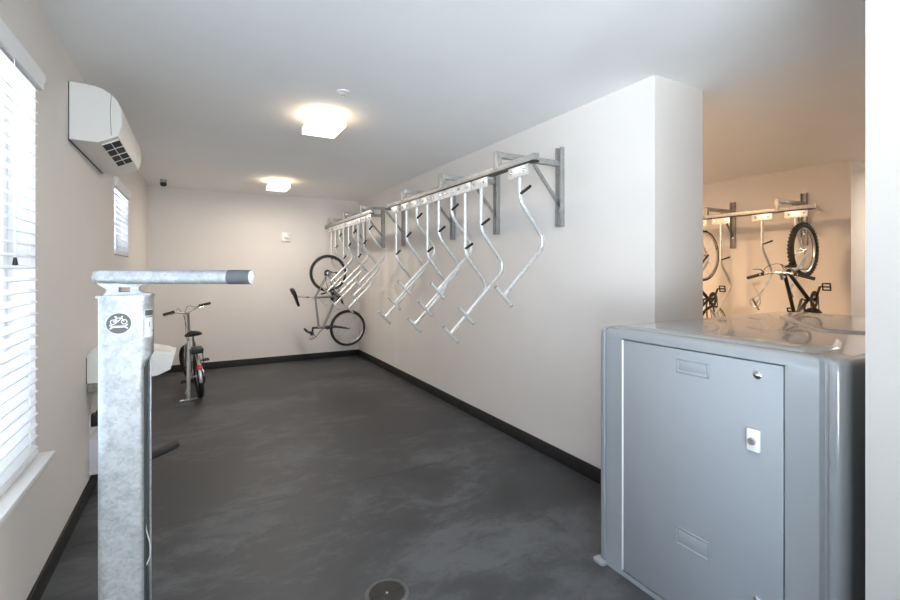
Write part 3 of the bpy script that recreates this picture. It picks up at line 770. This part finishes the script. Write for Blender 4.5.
# badge: bicycle over a wrench in a dark disc
zc, xc, yf = 1.268, -.010, -.0625
bg = MB(); bg.lathe([(0, 0), (.0350, 0), (.0350, .0008), (0, .0008)], (xc, yf, zc), (0, -1, 0), 40); badge = bg.build('badge', DARKGREY, rs)
ic = MB(); yi = yf-.0012
for dx in (-.0175, .0175): ic.torus((xc+dx, yi, zc+.006), (0, 1, 0), .0088, .0016, 24, 6)
def ln(a, b, r=.0017): ic.cyl((xc+a[0], yi, zc+a[1]), (xc+b[0], yi, zc+b[1]), r, 6)
ln((-.0175, .006), (-.004, .006)); ln((-.004, .006), (.0095, .021)); ln((-.009, .021), (.0095, .021)); ln((-.0175, .006), (-.008, .021))
ln((-.004, .006), (-.010, .025)); ln((-.014, .026), (-.006, .026), .0022); ln((.0175, .006), (.0085, .026)); ln((.0085, .026), (.014, .028))
ic.bx((xc-.020, yi-.001, zc-.0165), (xc+.020, yi+.001, zc-.0085), .0008)
for s in (-1, 1):
    ic.M = Matrix.Identity(4)
    for a in (40, -40): 
        a_ = math.radians(a)
        ic.bar((xc+s*.019, yi, zc-.0125), (xc+s*(.019+.0125*math.cos(a_)), yi, zc-.0125+.0125*math.sin(a_)), .0055, .002, (0, 1, 0))
[setattr(v, 'co', V((xc+(v.co.x-xc)*.875, v.co.y, zc+(v.co.z-zc)*.875))) for v in ic.bm.verts]; ic.build('emblem', WHITEINK, badge)
rg = MB(); rg.torus((xc, yi+.0006, zc), (0, 1, 0), (.0358), .0009, 40, 6); rg.build('badge_ring', WHITEINK, badge)
# instruction label wrapped round the front corner
lb = MB(); pts = [(x, y) for x, y in up if x > .045 and y < -.01]
pts.sort(key=lambda p: (p[0], p[1]))
def wrap(z0, z1, off, a0, a1, m, name, parent):
    mb = MB(); rings = []; c = V((.084-.034, -.062+.034, 0)); K = 8
    pl = []
    for k in range(K+1):
        a = math.radians(a0+(a1-a0)*k/K); pl.append((c.x+math.cos(a)*(.034+off), c.y+math.sin(a)*(.034+off)))
    inner = [(c.x+math.cos(math.radians(a0+(a1-a0)*k/K))*(.0338), c.y+math.sin(math.radians(a0+(a1-a0)*k/K))*(.0338)) for k in range(K, -1, -1)]
    mb.prism(pl+inner, (0, 0, z0), (1, 0, 0), (0, 1, 0), (0, 0, 1), z1-z0)
    return mb.build(name, m, parent)
lab = wrap(1.215, 1.312, .0006, 292, 352, WHITEINK, 'label_sticker', rs)
wrap(1.290, 1.3095, .0011, 294, 350, DARKGREY, 'label_header', lab)
wrap(1.284, 1.287, .0011, 296, 348, DARKGREY, 'label_print', lab)
wrap(1.250, 1.268, .0011, 319, 322, DARKGREY, 'label_print', lab)
wrap(1.234, 1.238, .0011, 340, 348, DARKGREY, 'label_print', lab)
gr = MB(); g0 = V((-.27-SX, 2.02-SY, .72)); g1 = V((-.079-SX, 2.231-SY, .72)); d = (g1-g0).normalized()
gr.tube([g0, g1-d*.012, g1-d*.004, g1], [.0165, .0165, .015, .010], 14); gr.build('grip_handle', RUBBER, rs)

# ------------------------------------------------------------------ fountain, socket and box on the left wall
df = thing('drinking_fountain', 'white moulded drinking fountain on the wall behind the repair post', 'drinking fountain', (XL, 3.614, .734))
pf = [(.0, .0), (.0, .16), (.010, .185), (.028, .212), (.055, .232), (.085, .236), (.30, .180), (.476, .140), (.468, .10), (.452, .045), (.38, .012), (.30, .0)]
fb = MB(); fb.prism(pf, (0, 0, 0), (1, 0, 0), (0, 0, 1), (0, 1, 0), .33); fb.build('body', WHITEP, df, 30)
rim = MB(); sl = V((.476-.085, 0, .140-.236)).normalized(); nrm = V((-sl.z, 0, sl.x)); b0 = V((.10, .02, .2325))
pol = rrect(0, 0, .36, .29, .06); pin = rrect(.022, .022, .338, .268, .05)
rr = [[tuple(b0+sl*a+V((0, b, 0))-nrm*.002) for a, b in pol], [tuple(b0+sl*a+V((0, b, 0))+nrm*.010) for a, b in pol],
      [tuple(b0+sl*a+V((0, b, 0))+nrm*.010) for a, b in pin], [tuple(b0+sl*(a*.9+.018)+V((0, b*.9+.0145, 0))+nrm*.0015) for a, b in pin]]
rim.loft(rr, cap0=False); rim.build('basin', WHITEP, df, 40)
spt = MB(); q = b0+sl*.05+V((0, .145, 0)); spt.tube([q, q+V((0, 0, .04)), q+V((.03, 0, .055)), q+V((.05, 0, .045))], .008, 10, fillet=.015); spt.build('spout', CHROME, df)
MB().bx((-.0, -.004, -.0), (.004, .334, .165), .001).build('shadow_strip', GAP, df)  # dark strip standing in for the shadow line against the wall
un = MB(); un.bx((.002, .02, -.06), (.20, .31, .0), .006); un.build('under_shade_block', STEELDK, df)  # grey block in place of the shadow below the fountain body
cdm = MB(); cdm.tube([(.07, .10, -.05), (.075, .10, -.12), (.05, .11, -.20), (.03, .13, -.235)], .012, 8, fillet=.05); cdm.build('power_cord', BLACK, df)
pg = MB(); pg.box((.027, .135, -.265), (.042, .05, .085), .006); pg.build('plug', BLACK, df)
ot = thing('wall_socket', 'white wall socket plate under the drinking fountain', 'socket', (XL, 3.742, .472))
MB().box((.003, 0, -.03), (.006, .075, .12), .002).build('cover_plate', WHITEP, ot)
MB().box((.0063, 0, -.055), (.002, .034, .03), .001).build('receptacle', WHITEP, ot)
wbx = thing('wall_box', 'pale lilac-white box low on the wall below the socket', 'box', (XL, 3.703, .122))
MB().bx((0.0, 0, 0), (.17, .25, .235), .004).build('housing', LILACW, wbx)
MB().bx((.17, .012, .012), (.173, .238, .223), .001).build('cover', LILACW, wbx)

# ------------------------------------------------------------------ floor drain
dn = thing('floor_drain', 'round dark floor drain with a slotted grate in the concrete', 'drain', (.739, 1.93, 0))
MB().lathe([(.080, 0), (.080, .002), (.092, .0025), (.098, 0)], n=40, closed=True).build('rim', mat('drain_iron', (.11, .105, .10), .6, metal=.3, var=.2), dn)
MB().lathe([(0, .0004), (.081, .0004)], n=40).build('sump', GAP, dn)
gm = MB()
for k in range(-7, 8):
    x = k*.0105; hh = math.sqrt(max(0, .079**2-x*x)); gm.bar((x, -hh, .0014), (x, hh, .0014), .0055, .0018, (0, 0, 1))
gm.bar((-.079, 0, .0014), (.079, 0, .0014), .006, .0018, (0, 0, 1)); gm.build('grate', BRASS, dn)
MB().lathe([(0, .0024), (.006, .0024), (.006, .0036), (0, .004)], n=10).build('screw', ALLOY, dn)

# ------------------------------------------------------------------ daylight
w = bpy.data.worlds.new('World'); scene.world = w; w.use_nodes = True
nt = w.node_tree; N = nt.nodes; L = nt.links; bg_ = N['Background']
tcw = N.new('ShaderNodeTexCoord'); sx = N.new('ShaderNodeSeparateXYZ'); rp = N.new('ShaderNodeValToRGB')
mrw = N.new('ShaderNodeMapRange'); mrw.inputs['From Min'].default_value = -1; mrw.inputs['From Max'].default_value = 1
L.new(tcw.outputs['Generated'], sx.inputs[0]); L.new(sx.outputs['Z'], mrw.inputs['Value']); L.new(mrw.outputs['Result'], rp.inputs['Fac'])
e = rp.color_ramp.elements; e[0].position = .455; e[0].color = (.84, .915, 1.0, 1); e[1].position = .9; e[1].color = (.05, .07, .11, 1)
e.new(.495).color = (.36, .39, .43, 1); e.new(.52).color = (.12, .14, .175, 1)
L.new(rp.outputs['Color'], bg_.inputs['Color']); bg_.inputs['Strength'].default_value = 18.5
def portal(c, sx_, sy_, rot):
    l = bpy.data.lights.new('sky_portal', 'AREA'); l.shape = 'RECTANGLE'; l.size = sx_; l.size_y = sy_; l.cycles.is_portal = True
    o = bpy.data.objects.new('sky_portal', l); COL.objects.link(o); o.location = c; o.rotation_euler = rot
for h in (W1, W2, W3_ADDED):
    portal((XL-.165, (h[0]+h[1])/2, (h[2]+h[3])/2), h[3]-h[2], h[1]-h[0], (0, -PI/2, 0))
portal(((W4_ADDED[0]+W4_ADDED[1])/2, Y0-.165, (W4_ADDED[2]+W4_ADDED[3])/2), W4_ADDED[1]-W4_ADDED[0], W4_ADDED[3]-W4_ADDED[2], (PI/2, 0, 0))

# ------------------------------------------------------------------ camera and colour
cam = bpy.data.cameras.new('camera'); co = bpy.data.objects.new('camera', cam); COL.objects.link(co)
cam.sensor_fit = 'HORIZONTAL'; cam.sensor_width = 36; cam.lens = 36*456.7/900
cam.shift_x = 0; cam.shift_y = -(300-269.9)/900
co.location = (0, 0, 1.45); co.rotation_euler = (PI/2, 0, -yaw); cam.clip_start = .05
scene.camera = co
vs = scene.view_settings; vs.view_transform = 'Standard'; vs.look = 'None'; vs.gamma = 1; vs.use_curve_mapping = False
vs.exposure = 0.52
scene.cycles.max_bounces = 12; scene.cycles.diffuse_bounces = 8; scene.cycles.transparent_max_bounces = 16
scene.cycles.use_denoising = True
